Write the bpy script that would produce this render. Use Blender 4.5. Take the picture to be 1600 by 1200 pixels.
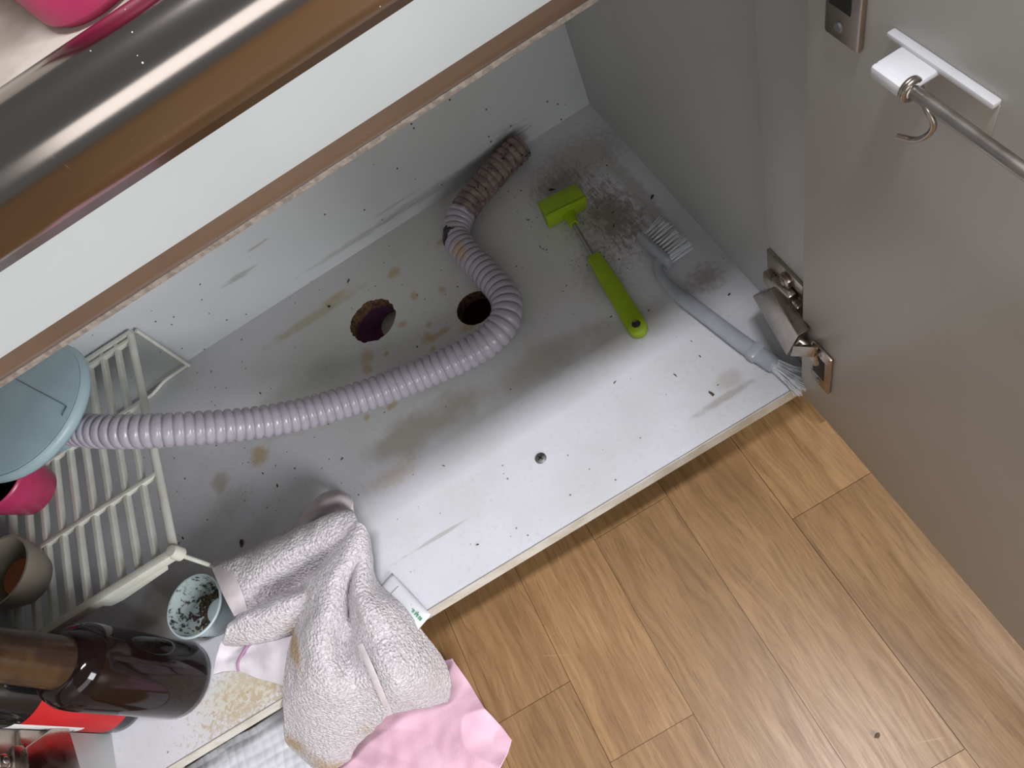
import bpy, bmesh, math, random
import numpy as np
from mathutils import Vector, Matrix, noise as mnoise

for o in list(bpy.data.objects):
    bpy.data.objects.remove(o)
S = bpy.context.scene
COL = S.collection
random.seed(7)

# ------------------------------------------------------------------ camera
cam_d = bpy.data.cameras.new('camera')
cam_d.sensor_width = 36.0
cam_d.lens = 1152.6 / 1600 * 36.0
cam_d.clip_start = 0.01
cam = bpy.data.objects.new('camera', cam_d)
cam.location = (-0.23774, -0.27616, 0.71090)
cam.rotation_euler = (0.479088, 0.328178, -0.458920)
COL.objects.link(cam)
S.camera = cam

# ------------------------------------------------------------------ world, lamps, exposure
W = bpy.data.worlds.new('room_ambient')
W.use_nodes = True
W.node_tree.nodes['Background'].inputs[0].default_value = (0.80, 0.86, 0.90, 1)
W.node_tree.nodes['Background'].inputs[1].default_value = 0.22
S.world = W

def area(name, loc, target, sx, sy, power, col):
    d = bpy.data.lights.new(name, 'AREA')
    d.shape = 'RECTANGLE'; d.size = sx; d.size_y = sy
    d.energy = power; d.color = col
    o = bpy.data.objects.new(name, d)
    o.location = loc
    o.rotation_euler = (Vector(target) - Vector(loc)).to_track_quat('-Z', 'Y').to_euler()
    COL.objects.link(o)
    return o
area('ceiling_tube_lamp', (0.0, -0.44, 1.95), (0.0, -0.439, 0), 0.6, 0.12, 25.0, (0.96, 0.95, 1.0))
area('window_daylight', (0.98, -2.4, 1.0), (-0.40, 0.2, 0.25), 0.85, 1.1, 56.0, (0.96, 0.98, 1.0))
area('lip_streak_fill', (-0.25, -2.5, 1.05), (-0.25, 0.2, 0.6), 2.0, 0.8, 14.0, (1.0, 0.98, 0.95))  # added unseen emitter, puts the bright streak on the steel lip

S.view_settings.view_transform = 'Standard'
S.view_settings.look = 'None'
S.view_settings.gamma = 1.0
S.view_settings.use_curve_mapping = False
S.view_settings.exposure = 0.27

# ------------------------------------------------------------------ helpers
def tag(o, label=None, cat=None, group=None, kind=None):
    if label: o['label'] = label
    if cat: o['category'] = cat
    if group: o['group'] = group
    if kind: o['kind'] = kind
    return o

def empty(name, loc, label=None, cat=None, group=None, kind=None):
    o = bpy.data.objects.new(name, None)
    o.empty_display_size = 0.02
    o.location = loc
    COL.objects.link(o)
    return tag(o, label, cat, group, kind)

def wloc(o):
    v = Vector(o.location)
    return v if o.parent is None else v + wloc(o.parent) + o.matrix_parent_inverse.translation

def mk(name, me, mat, parent=None, smooth=False):
    """link a mesh whose vertices are in world coordinates"""
    o = bpy.data.objects.new(name, me)
    COL.objects.link(o)
    if mat is not None and not me.materials:
        for m in (mat if isinstance(mat, (list, tuple)) else [mat]):
            me.materials.append(m)
    if parent is not None:
        o.parent = parent
        o.matrix_parent_inverse = Matrix.Translation(-wloc(parent))
    if smooth is True:
        for p in me.polygons: p.use_smooth = True
    elif smooth:
        for p in me.polygons: p.use_smooth = True
        me.set_sharp_from_angle(angle=math.radians(smooth))
    return o

def bm_obj(name, bm, mat, parent=None, smooth=False):
    bmesh.ops.recalc_face_normals(bm, faces=bm.faces)
    me = bpy.data.meshes.new(name)
    bm.to_mesh(me); bm.free()
    return mk(name, me, mat, parent, smooth)

def add_box(bm, lo, hi, bev=0.0, M=None, seg=2):
    b = bmesh.new()
    bmesh.ops.create_cube(b, size=1)
    s = [hi[i] - lo[i] for i in range(3)]
    c = [(hi[i] + lo[i]) / 2 for i in range(3)]
    for v in b.verts:
        v.co = Vector((v.co.x * s[0] + c[0], v.co.y * s[1] + c[1], v.co.z * s[2] + c[2]))
    if bev: bmesh.ops.bevel(b, geom=b.edges[:], offset=bev, segments=seg, affect='EDGES', profile=0.5)
    if M is not None: b.transform(M)
    merge(bm, b)

def merge(bm, b):
    me = bpy.data.meshes.new('t'); b.to_mesh(me); b.free()
    bm.from_mesh(me); bpy.data.meshes.remove(me)

def box(name, lo, hi, mat, parent=None, bev=0.0, M=None):
    bm = bmesh.new(); add_box(bm, lo, hi, bev, M)
    return bm_obj(name, bm, mat, parent, 40 if bev else False)

def add_prism(bm, loop_a, loop_b, bev=0.0):
    b = bmesh.new()
    va = [b.verts.new(p) for p in loop_a]; vb = [b.verts.new(p) for p in loop_b]
    n = len(va)
    b.faces.new(va); b.faces.new(vb[::-1])
    for i in range(n):
        b.faces.new([va[i], vb[i], vb[(i + 1) % n], va[(i + 1) % n]])
    bmesh.ops.recalc_face_normals(b, faces=b.faces)
    if bev: bmesh.ops.bevel(b, geom=b.edges[:], offset=bev, segments=2, affect='EDGES', profile=0.5)
    merge(bm, b)

def catmull(pts, n):
    pts = [np.array(p, float) for p in pts]
    P = [2 * pts[0] - pts[1]] + pts + [2 * pts[-1] - pts[-2]]
    out = []
    for i in range(1, len(P) - 2):
        for k in range(n):
            t = k / n
            a, b, c, d = P[i - 1], P[i], P[i + 1], P[i + 2]
            out.append(0.5 * (2 * b + (c - a) * t + (2 * a - 5 * b + 4 * c - d) * t * t + (3 * b - a - 3 * c + d) * t ** 3))
    out.append(pts[-1])
    return out

def add_tube(bm, pts, rad, seg=10, caps=True):
    """tube through points; rad is a number or a list"""
    pts = [Vector(p) for p in pts]
    n = len(pts)
    T = [(pts[min(i + 1, n - 1)] - pts[max(i - 1, 0)]).normalized() for i in range(n)]
    ref = Vector((0, 0, 1)) if abs(T[0].z) < 0.9 else Vector((1, 0, 0))
    U = (ref - T[0] * ref.dot(T[0])).normalized()
    rings = []
    for i in range(n):
        U = (U - T[i] * U.dot(T[i])).normalized()
        V = T[i].cross(U)
        r = rad[i] if hasattr(rad, '__len__') else rad
        rings.append([bm.verts.new(pts[i] + U * (r * math.cos(2 * math.pi * k / seg)) + V * (r * math.sin(2 * math.pi * k / seg))) for k in range(seg)])
    for i in range(n - 1):
        for k in range(seg):
            bm.faces.new([rings[i][k], rings[i][(k + 1) % seg], rings[i + 1][(k + 1) % seg], rings[i + 1][k]])
    if caps:
        bm.faces.new(rings[0][::-1]); bm.faces.new(rings[-1])
    return rings

def tube(name, pts, rad, mat, parent=None, seg=10, caps=True):
    bm = bmesh.new(); add_tube(bm, pts, rad, seg, caps)
    return bm_obj(name, bm, mat, parent, 50)

def add_lathe(bm, prof, c, seg=40, M=None):
    """profile (r, z) about a vertical axis through c"""
    rings = []
    for r, z in prof:
        if r < 1e-6:
            rings.append([bm.verts.new(Vector((c[0], c[1], c[2] + z)))])
        else:
            rings.append([bm.verts.new(Vector((c[0] + r * math.cos(2 * math.pi * k / seg), c[1] + r * math.sin(2 * math.pi * k / seg), c[2] + z))) for k in range(seg)])
    for a, b in zip(rings, rings[1:]):
        for k in range(seg):
            k2 = (k + 1) % seg
            f = [a[k % len(a)], a[k2 % len(a)], b[k2 % len(b)], b[k % len(b)]]
            u = []
            for v in f:
                if v not in u: u.append(v)
            if len(u) > 2: bm.faces.new(u)
    if M is not None: bmesh.ops.transform(bm, matrix=M, verts=bm.verts)

def lathe(name, prof, c, mat, parent=None, seg=40, M=None, smooth=45):
    bm = bmesh.new(); add_lathe(bm, prof, c, seg, M)
    return bm_obj(name, bm, mat, parent, smooth)

def patch(ctrl, nu, nv):
    """bicubic surface through a grid of control points -> array (rows, cols, 3)"""
    rows = [catmull(r, nv) for r in ctrl]
    cols = [catmull([r[j] for r in rows], nu) for j in range(len(rows[0]))]
    return np.array(cols).transpose(1, 0, 2)

def grid_mesh(name, G, closed=False):
    R, C = G.shape[:2]
    f = []
    for i in range(R - 1):
        for j in range(C - 1):
            f.append((i * C + j, i * C + j + 1, (i + 1) * C + j + 1, (i + 1) * C + j))
    me = bpy.data.meshes.new(name)
    me.from_pydata(G.reshape(-1, 3).tolist(), [], f)
    return me

# ------------------------------------------------------------------ node helpers
def srgb(r, g, b):
    f = lambda c: (c / 255 / 12.92) if c / 255 <= 0.04045 else ((c / 255 + 0.055) / 1.055) ** 2.4
    return (f(r), f(g), f(b), 1)

class NT:
    def __init__(s, name):
        s.m = bpy.data.materials.new(name); s.m.use_nodes = True
        s.t = s.m.node_tree
        s.b = s.t.nodes['Principled BSDF']
    def n(s, typ, I=None, **kw):
        x = s.t.nodes.new(typ)
        for k, v in kw.items(): setattr(x, k, v)
        for k, v in (I or {}).items(): s.set(x.inputs[k], v)
        return x
    def set(s, sock, v):
        if isinstance(v, bpy.types.NodeSocket): s.t.links.new(v, sock)
        elif isinstance(v, bpy.types.Node): s.t.links.new(v.outputs[0], sock)
        else: sock.default_value = v
    def P(s, **kw):
        for k, v in kw.items(): s.set(s.b.inputs[k.replace('_', ' ')], v)
        return s
    def coord(s, scale=None, off=None):
        c = s.n('ShaderNodeTexCoord').outputs['Object']
        if scale is None: return c
        return s.n('ShaderNodeMapping', {0: c, 'Scale': scale, 'Location': off or (0, 0, 0)}).outputs[0]
    def noise(s, vec, scale, detail=4, rough=0.55, dist=0.0):
        return s.n('ShaderNodeTexNoise', {'Vector': vec, 'Scale': scale, 'Detail': detail, 'Roughness': rough, 'Distortion': dist}).outputs[0]
    def voro(s, vec, scale, feature='F1', out='Distance'):
        return s.n('ShaderNodeTexVoronoi', {'Vector': vec, 'Scale': scale}, feature=feature).outputs[out]
    def math(s, op, a, b=0.0, c=None, clamp=False):
        I = {0: a, 1: b}
        if c is not None: I[2] = c
        return s.n('ShaderNodeMath', I, operation=op, use_clamp=clamp).outputs[0]
    def rng(s, v, a, b, c=0.0, d=1.0):
        return s.n('ShaderNodeMapRange', {0: v, 1: a, 2: b, 3: c, 4: d}, interpolation_type='SMOOTHSTEP').outputs[0]
    def mix(s, f, a, b):
        x = s.n('ShaderNodeMix', data_type='RGBA')
        s.set(x.inputs[0], f); s.set(x.inputs[6], a); s.set(x.inputs[7], b)
        return x.outputs[2]
    def bump(s, h, strength=0.3, dist=0.001):
        return s.n('ShaderNodeBump', {'Height': h, 'Strength': strength, 'Distance': dist}).outputs[0]
    def blob(s, vec, c, r, nz, amp=0.6, soft=0.6):
        """irregular stain: 1 inside, 0 outside; c centre, r radii, nz a noise socket"""
        m = s.n('ShaderNodeMapping', {0: vec, 'Location': tuple(-c[i] / r[i] for i in range(3)), 'Scale': tuple(1 / k for k in r)}).outputs[0]
        d = s.n('ShaderNodeVectorMath', {0: m}, operation='LENGTH').outputs['Value']
        d = s.math('ADD', d, s.math('MULTIPLY', s.math('SUBTRACT', nz, 0.5), amp * 2))
        return s.rng(d, 1.0, 1.0 - soft)

def plain(name, col, rough=0.5, metal=0.0, **kw):
    t = NT(name)
    t.P(Base_Color=col, Roughness=rough, Metallic=metal)
    for k, v in kw.items(): t.P(**{k: v})
    return t

def mottled(name, c1, c2, scale=8.0, rough=0.5, metal=0.0, bump=0.0, bscale=200, **kw):
    t = NT(name); v = t.coord()
    f = t.rng(t.noise(v, scale, 5), 0.35, 0.65)
    t.P(Base_Color=t.mix(f, c1, c2), Roughness=rough, Metallic=metal)
    if bump: t.P(Normal=t.bump(t.noise(v, bscale, 3), bump, 0.001))
    for k, w in kw.items(): t.P(**{k: w})
    return t

# laminate boards: white with faint mottling, scuffs and tiny specks
def laminate(name, base, dirty, speck=0.06, sscale=90):
    t = NT(name); v = t.coord()
    f = t.rng(t.noise(v, 5, 5), 0.45, 0.75)
    col = t.mix(t.math('MULTIPLY', f, 0.5), base, dirty)
    d = t.voro(v, sscale)
    big = t.noise(v, 7, 3)
    rnd = t.n('ShaderNodeTexVoronoi', {'Vector': v, 'Scale': sscale}).outputs['Color']
    rr = t.n('ShaderNodeSeparateColor', {0: rnd}).outputs[0]
    sel = t.math('LESS_THAN', rr, t.math('MULTIPLY', t.rng(big, 0.4, 0.7), 0.5))
    sp = t.math('MULTIPLY', t.math('LESS_THAN', d, speck), sel)
    col = t.mix(t.math('MULTIPLY', sp, 0.9), col, srgb(56, 50, 48))
    t.P(Base_Color=col, Roughness=0.42, Normal=t.bump(t.noise(v, 900, 2), 0.08, 0.0005))
    return t

M = {}
D0 = 0.5
M['board'] = laminate('white_laminate', srgb(182, 184, 183), srgb(171, 173, 169), 0.0).m
lb = laminate('back_laminate', srgb(204, 207, 210), srgb(190, 193, 194), 0.13)
bc = lb.b.inputs['Base Color'].links[0].from_socket
lv = lb.coord(); ln = lb.noise(lb.coord((8, 8, 60)), 5, 4)
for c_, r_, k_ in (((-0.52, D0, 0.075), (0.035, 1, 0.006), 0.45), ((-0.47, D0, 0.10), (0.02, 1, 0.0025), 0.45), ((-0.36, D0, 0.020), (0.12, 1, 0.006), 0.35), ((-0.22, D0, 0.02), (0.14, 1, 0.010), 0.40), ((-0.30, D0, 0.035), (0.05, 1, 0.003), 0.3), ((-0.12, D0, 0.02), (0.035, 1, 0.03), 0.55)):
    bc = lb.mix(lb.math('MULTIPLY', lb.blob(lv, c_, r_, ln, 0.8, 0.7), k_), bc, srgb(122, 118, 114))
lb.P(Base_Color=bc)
M['back'] = lb.m
M['door'] = mottled('door_laminate', srgb(184, 181, 174), srgb(178, 175, 167), 6, 0.4, bump=0.05, bscale=1200).m
M['rail'] = mottled('rail_laminate', srgb(188, 194, 196), srgb(182, 188, 190), 6, 0.3).m

# grimy bottom board
def grime():
    t = NT('grimy_board'); v = t.coord()
    n1 = t.noise(v, 22, 6, 0.65); n2 = t.noise(v, 70, 5, 0.7); n3 = t.noise(v, 9, 4)
    str_ = t.noise(t.coord((60, 14, 30)), 4, 5, 0.7); n4 = t.noise(v, 160, 6, 0.75)
    col = t.mix(t.rng(n3, 0.35, 0.7), srgb(216, 216, 223), srgb(206, 207, 209))
    # pale green-grey tint over the inner part, irregular rim
    inner_tint = t.blob(v, (-0.33, 0.36, 0), (0.30, 0.20, 1), n1, 0.28, 0.45)
    col = t.mix(t.math('MULTIPLY', inner_tint, 0.45), col, srgb(194, 196, 184))
    def stain(c, r, colr, k, nz=n1, amp=0.6, soft=0.7):
        nonlocal col
        col = t.mix(t.math('MULTIPLY', t.blob(v, (c[0], c[1], 0), (r[0], r[1], 1), nz, amp, soft), k), col, colr)
    olive = srgb(140, 133, 100); rust = srgb(182, 146, 78); dark = srgb(84, 68, 52); grey = srgb(110, 104, 98)
    stain((-0.40, 0.195), (0.10, 0.035), olive, 0.55)
    stain((-0.24, 0.185), (0.10, 0.030), olive, 0.40)
    stain((-0.45, 0.16), (0.05, 0.020), rust, 0.3, n4, 1.4, 0.8)
    stain((-0.14, 0.16), (0.10, 0.035), olive, 0.35)
    stain((-0.08, 0.31), (0.060, 0.090), srgb(126, 112, 96), 0.6, n4, 1.6, 0.9)
    stain((-0.07, 0.315), (0.030, 0.065), dark, 0.5, str_, 2.0, 0.5)
    stain((-0.13, 0.245), (0.035, 0.06), srgb(128, 116, 98), 0.45, n4, 1.0, 0.9)
    stain((-0.06, 0.42), (0.09, 0.07), srgb(128, 120, 104), 0.5, n4, 1.0, 0.9)
    stain((-0.10, 0.40), (0.05, 0.035), dark, 0.45, str_, 1.3)
    stain((-0.035, 0.165), (0.030, 0.030), srgb(115, 100, 82), 0.55, n4, 1.0, 0.9)
    stain((-0.03, 0.32), (0.014, 0.12), srgb(150, 150, 142), 0.5, n2)
    stain((-0.60, 0.29), (0.020, 0.020), rust, 0.65, n2)
    stain((-0.66, 0.285), (0.018, 0.02), srgb(150, 128, 96), 0.5, n2)
    stain((-0.65, 0.25), (0.05, 0.03), srgb(150, 140, 128), 0.35, n4, 1.2, 0.9)
    stain((-0.64, 0.19), (0.05, 0.025), grey, 0.2)
    stain((-0.53, 0.33), (0.11, 0.05), srgb(150, 150, 140), 0.5)
    stain((-0.47, 0.44), (0.10, 0.012), srgb(176, 164, 126), 0.6, n2)
    stain((-0.43, 0.45), (0.03, 0.008), rust, 0.5, n2)
    stain((-0.345, 0.43), (0.014, 0.011), rust, 0.65, n2)
    for c, r in (((-0.425, 0.33), (0.014, 0.017)), ((-0.43, 0.315), (0.010, 0.012)), ((-0.365, 0.345), (0.009, 0.008)), ((-0.335, 0.322), (0.006, 0.006)), ((-0.335, 0.375), (0.007, 0.01)),
                 ((-0.33, 0.30), (0.025, 0.007)), ((-0.345, 0.305), (0.012, 0.012)), ((-0.40, 0.318), (0.005, 0.005)), ((-0.30, 0.36), (0.006, 0.01)), ((-0.44, 0.285), (0.012, 0.012)),
                 ((-0.455, 0.25), (0.006, 0.006)), ((-0.29, 0.285), (0.02, 0.012)), ((-0.345, 0.285), (0.006, 0.006)), ((-0.27, 0.43), (0.01, 0.008)), ((-0.42, 0.245), (0.012, 0.006))):
        stain(c, r, rust, 0.6, n2, 0.9, 0.7)
    # rusty crust in the front left corner
    stain((-0.68, 0.03), (0.10, 0.035), srgb(208, 200, 172), 0.6, n1)
    stain((-0.665, 0.035), (0.06, 0.03), srgb(178, 154, 112), 0.42, n4, 5.0, 0.3)
    stain((-0.70, 0.012), (0.05, 0.014), srgb(178, 154, 112), 0.42, n4, 5.0, 0.3)
    stain((-0.76, 0.17), (0.08, 0.05), srgb(140, 128, 112), 0.5)
    gr = t.math('MULTIPLY', t.rng(n4, 0.5, 0.72), t.rng(n1, 0.35, 0.65))
    col = t.mix(t.math('MULTIPLY', gr, 0.28), col, srgb(146, 138, 122))
    # thin scratch and grey smears
    sc = t.blob(v, (-0.435, 0.065, 0), (0.075, 0.0025, 1), t.noise(t.coord((1, 1, 1)), 18, 2), 1.6, 0.7)
    col = t.mix(t.math('MULTIPLY', sc, 0.5), col, srgb(150, 145, 132))
    stain((-0.10, 0.03), (0.05, 0.006), srgb(150, 142, 128), 0.55, n2)
    stain((-0.085, 0.045), (0.02, 0.015), srgb(170, 160, 148), 0.5, n2)
    # fine specks
    d = t.voro(v, 75); rr = t.n('ShaderNodeSeparateColor', {0: t.n('ShaderNodeTexVoronoi', {'Vector': v, 'Scale': 75.0}).outputs['Color']}).outputs[1]
    sp = t.math('MULTIPLY', t.math('LESS_THAN', d, 0.09), t.math('LESS_THAN', rr, 0.22))
    col = t.mix(t.math('MULTIPLY', sp, 0.7), col, srgb(80, 70, 60))
    t.P(Base_Color=col, Roughness=t.rng(n1, 0.3, 0.7, 0.38, 0.6), Normal=t.bump(n2, 0.06, 0.001))
    return t.m
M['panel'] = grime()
M['chipboard'] = mottled('raw_chipboard', srgb(128, 96, 66), srgb(72, 50, 34), 220, 0.9, bump=0.8, bscale=500).m
M['edge'] = mottled('edge_band', srgb(212, 210, 202), srgb(190, 184, 170), 25, 0.4).m
M['trim'] = mottled('tan_edge_profile', srgb(112, 91, 76), srgb(94, 75, 61), 4, 0.26).m
M['seal'] = mottled('grey_seal', srgb(150, 140, 130), srgb(120, 110, 102), 300, 0.5, bump=0.5, bscale=900).m
M['kick'] = plain('kick_board_grey', srgb(120, 112, 104), 0.5).m

def woodmat(name, rnd=True):
    t = NT(name); v = t.coord()
    if rnd:
        r = t.n('ShaderNodeObjectInfo').outputs['Random']
        off = t.n('ShaderNodeCombineXYZ', {0: t.math('MULTIPLY', r, 37.0), 1: t.math('MULTIPLY', r, 91.0), 2: t.math('MULTIPLY', r, 13.0)}).outputs[0]
        v = t.n('ShaderNodeVectorMath', {0: v, 1: off}, operation='ADD').outputs[0]
    else:
        r = 0.5
    mp = lambda sc: t.n('ShaderNodeMapping', {0: v, 'Scale': sc}).outputs[0]
    warp = t.noise(mp((4, 1.2, 1)), 3, 3)
    wv = t.n('ShaderNodeVectorMath', {0: mp((1, 0.06, 1)), 1: t.n('ShaderNodeCombineXYZ', {0: t.math('MULTIPLY', warp, 0.05), 1: 0.0, 2: 0.0}).outputs[0]}, operation='ADD').outputs[0]
    grain = t.noise(wv, 115, 8, 0.78)
    fine = t.noise(mp((1, 0.06, 1)), 380, 4, 0.7)
    big = t.noise(mp((1, 0.5, 1)), 9, 4)
    col = t.mix(t.rng(grain, 0.3, 0.7), srgb(132, 96, 56), srgb(170, 133, 88))
    col = t.mix(t.math('MULTIPLY', t.rng(fine, 0.52, 0.72), 0.55), col, srgb(104, 72, 40))
    col = t.mix(t.math('MULTIPLY', t.rng(big, 0.5, 0.75), 0.40), col, srgb(118, 82, 46))
    if rnd:
        col = t.n('ShaderNodeHueSaturation', {'Hue': 0.5, 'Saturation': 0.97, 'Value': t.math('ADD', t.math('MULTIPLY', r, 0.20), 0.88), 'Color': col}).outputs[0]
    # pale worn scratches in floor coordinates
    g = t.n('ShaderNodeNewGeometry').outputs['Position']
    sc = t.n('ShaderNodeTexVoronoi', {'Vector': g, 'Scale': 7.0}, feature='DISTANCE_TO_EDGE').outputs[0]
    brk = t.rng(t.noise(g, 14, 3), 0.56, 0.68)
    col = t.mix(t.math('MULTIPLY', t.math('MULTIPLY', t.rng(sc, 0.008, 0.0), brk), 0.35), col, srgb(190, 158, 112))
    sm = t.rng(t.noise(g, 30, 5, 0.7), 0.68, 0.78)
    col = t.mix(t.math('MULTIPLY', sm, 0.22), col, srgb(176, 150, 110))
    t.P(Base_Color=col, Roughness=t.rng(grain, 0.3, 0.7, 0.42, 0.34), Normal=t.bump(t.math('ADD', grain, fine), 0.12, 0.0006))
    return t.m
M['plank'] = woodmat('oak_plank')
M['floor_base'] = woodmat('oak_floor_base', False)

def steel(name, col, rough, scr=0.0):
    t = NT(name); v = t.coord()
    n = t.noise(v, 60, 4)
    t.P(Base_Color=col, Metallic=1.0, Roughness=t.rng(n, 0.3, 0.7, rough, rough * 1.6))
    if scr:
        d = t.voro(v, 700); rr = t.n('ShaderNodeSeparateColor', {0: t.n('ShaderNodeTexVoronoi', {'Vector': v, 'Scale': 700.0}).outputs['Color']}).outputs[0]
        sp = t.math('MULTIPLY', t.math('LESS_THAN', d, 0.22), t.math('LESS_THAN', rr, t.rng(t.noise(v, 14, 3), 0.55, 0.8, 0.0, 0.16)))
        st = t.rng(t.noise(t.coord((60, 6, 6)), 3, 4, 0.7), 0.70, 0.76)
        k = t.math('MAXIMUM', sp, t.math('MULTIPLY', st, 0.35))
        t.P(Base_Color=t.mix(k, col, srgb(190, 186, 180)), Metallic=t.math('SUBTRACT', 1.0, t.math('MULTIPLY', k, 0.8)), Roughness=t.math('ADD', t.math('MULTIPLY', k, 0.4), rough))
    return t.m
M['lip'] = steel('polished_steel', srgb(146, 138, 133), 0.15, 1.0)
M['top'] = mottled('pale_stone_worktop', srgb(186, 178, 166), srgb(160, 150, 136), 28, 0.35).m
M['nickel'] = steel('hinge_nickel', srgb(176, 166, 156), 0.24)
M['nickel_dark'] = steel('hinge_dark', srgb(96, 88, 80), 0.35)
M['rod'] = steel('brushed_rod', srgb(168, 162, 156), 0.28)
M['screw'] = steel('screw_zinc', srgb(150, 150, 150), 0.3)
M['black'] = plain('black_void', srgb(18, 15, 14), 0.7).m

# hose: lilac grey plastic, brown grime kept in a mesh attribute along its length
def hosemat():
    t = NT('hose_plastic'); v = t.coord()
    a = t.n('ShaderNodeAttribute', attribute_name='soil').outputs['Fac']
    nz = t.noise(v, 60, 5, 0.7)
    col = t.mix(t.rng(nz, 0.35, 0.7), srgb(176, 170, 182), srgb(164, 158, 170))
    k = t.math('MULTIPLY', t.rng(t.math('ADD', a, t.math('MULTIPLY', t.math('SUBTRACT', nz, 0.5), 0.9)), 0.35, 0.65), 0.85)
    col = t.mix(k, col, t.mix(t.rng(t.noise(v, 90, 4, 0.7), 0.4, 0.62), srgb(132, 110, 98), srgb(84, 66, 54)))
    k2 = t.math('MULTIPLY', t.rng(t.noise(v, 130, 4, 0.6), 0.60, 0.66), t.rng(a, 0.3, 0.8))
    col = t.mix(k2, col, srgb(40, 30, 26))
    ru = t.blob(v, (-0.255, 0.365, 0.04), (0.012, 0.02, 0.03), nz, 0.8, 0.5)
    col = t.mix(t.math('MULTIPLY', ru, 0.6), col, srgb(190, 150, 105))
    dk = t.blob(v, (-0.262, 0.405, 0.03), (0.018, 0.010, 0.03), t.noise(v, 150, 3), 1.0, 0.3)
    col = t.mix(dk, col, srgb(30, 24, 22))
    t.P(Base_Color=col, Roughness=t.math('ADD', t.math('MULTIPLY', k, 0.45), 0.22))
    t.b.inputs['Subsurface Weight'].default_value = 0.05
    return t.m
M['hose'] = hosemat()

M['lime'] = mottled('lime_plastic', srgb(152, 182, 18), srgb(140, 168, 12), 30, 0.5, bump=0.15, bscale=600).m
M['brush'] = mottled('grey_white_plastic', srgb(172, 177, 184), srgb(160, 165, 173), 30, 0.3).m
M['bristle'] = plain('pale_bristle', srgb(228, 231, 236), 0.5).m
M['rack'] = mottled('white_rack_plastic', srgb(222, 222, 214), srgb(206, 205, 194), 25, 0.35).m
M['blue'] = mottled('pale_blue_plastic', srgb(158, 182, 189), srgb(150, 174, 182), 20, 0.4).m
M['clear'] = plain('cloudy_clear_plastic', srgb(170, 174, 170), 0.3, 0.0, Alpha=0.35).m
M['blue_line'] = plain('grey_blue_line', srgb(90, 108, 116), 0.5).m
M['pink'] = mottled('pink_enamel', srgb(190, 60, 104), srgb(176, 50, 92), 20, 0.3).m
M['basin'] = mottled('pink_basin_plastic', srgb(176, 48, 94), srgb(164, 42, 86), 14, 0.35).m
M['nonstick'] = plain('black_nonstick', srgb(16, 16, 18), 0.22).m
M['smoke'] = plain('smoky_plastic', srgb(150, 140, 128), 0.3, 0.0, Transmission_Weight=0.25).m
M['orange'] = plain('orange_inner', srgb(156, 84, 34), 0.5).m
M['glass1'] = plain('brown_black_glass', srgb(24, 14, 13), 0.08, 0.0, Specular_IOR_Level=0.32).m
M['amber'] = mottled('amber_neck_glass', srgb(72, 52, 32), srgb(48, 33, 22), 30, 0.22, Specular_IOR_Level=0.35).m
M['glass2'] = plain('black_glass', srgb(20, 20, 22), 0.12).m
M['label_red'] = mottled('red_label', srgb(184, 28, 32), srgb(174, 24, 28), 30, 0.45).m
M['label_white'] = plain('white_label', srgb(232, 232, 232), 0.45).m
M['ink'] = plain('grey_ink', srgb(120, 110, 120), 0.6).m
M['cup'] = mottled('pale_grey_blue_cup', srgb(184, 198, 202), srgb(172, 188, 192), 20, 0.3).m
def cup_in():
    t = NT('soiled_cup_inside'); v = t.coord()
    k = t.rng(t.noise(v, 110, 6, 0.75), 0.50, 0.58)
    t.P(Base_Color=t.mix(k, srgb(172, 184, 182), srgb(44, 36, 30)), Roughness=0.5)
    return t.m
M['cup_in'] = cup_in()
M['soil'] = mottled('dark_residue', srgb(50, 42, 34), srgb(86, 70, 48), 160, 0.8, bump=0.6).m
M['leaf'] = mottled('brown_peel', srgb(92, 64, 44), srgb(60, 42, 32), 200, 0.7).m
M['mauve'] = mottled('mauve_pipe', srgb(214, 160, 204), srgb(190, 134, 176), 20, 0.4).m
M['bone'] = plain('bone_white', srgb(226, 226, 214), 0.5).m
M['sachet'] = mottled('white_sachet', srgb(226, 226, 228), srgb(214, 215, 218), 30, 0.35).m
M['green_ink'] = plain('green_ink', srgb(60, 150, 110), 0.5).m
M['wall'] = mottled('tile_wall', srgb(208, 204, 196), srgb(200, 196, 188), 8, 0.5).m

def terry(name, c1, c2, stains=True, strength=1.0):
    t = NT(name); v = t.coord()
    lp = t.noise(v, 300, 3, 0.6, 0.8)
    vo = t.voro(v, 330)
    h = t.math('ADD', lp, t.math('MULTIPLY', vo, -0.7))
    col = t.mix(t.rng(lp, 0.3, 0.7), c2, c1)
    if stains:
        nz = t.noise(v, 60, 5, 0.7)
        br = srgb(176, 142, 84)
        for c, r in (TOWEL_STAINS):
            col = t.mix(t.math('MULTIPLY', t.blob(v, c, r, nz, 0.6, 0.8), 0.9), col, br)
    t.P(Base_Color=col, Roughness=0.95, Normal=t.bump(h, strength, 0.0036))
    t.b.inputs['Sheen Weight'].default_value = 0.25
    return t.m
TOWEL_STAINS = [((-0.6011, 0.0213, 0.0350), (0.012, 0.035, 0.05)), ((-0.6850, -0.0246, -0.0700), (0.030, 0.030, 0.030)), ((-0.6781, -0.0524, -0.1000), (0.026, 0.022, 0.03)), ((-0.5901, -0.0525, -0.0550), (0.03, 0.012, 0.02)), ((-0.5631, 0.0598, 0.0500), (0.006, 0.006, 0.01)), ((-0.5087, 0.1534, 0.0250), (0.03, 0.02, 0.03))]
M['terry'] = terry('grey_terry', srgb(226, 219, 222), srgb(190, 183, 187))
M['hem'] = mottled('towel_hem', srgb(212, 202, 204), srgb(198, 189, 190), 60, 0.9, bump=0.4, bscale=900).m
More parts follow.
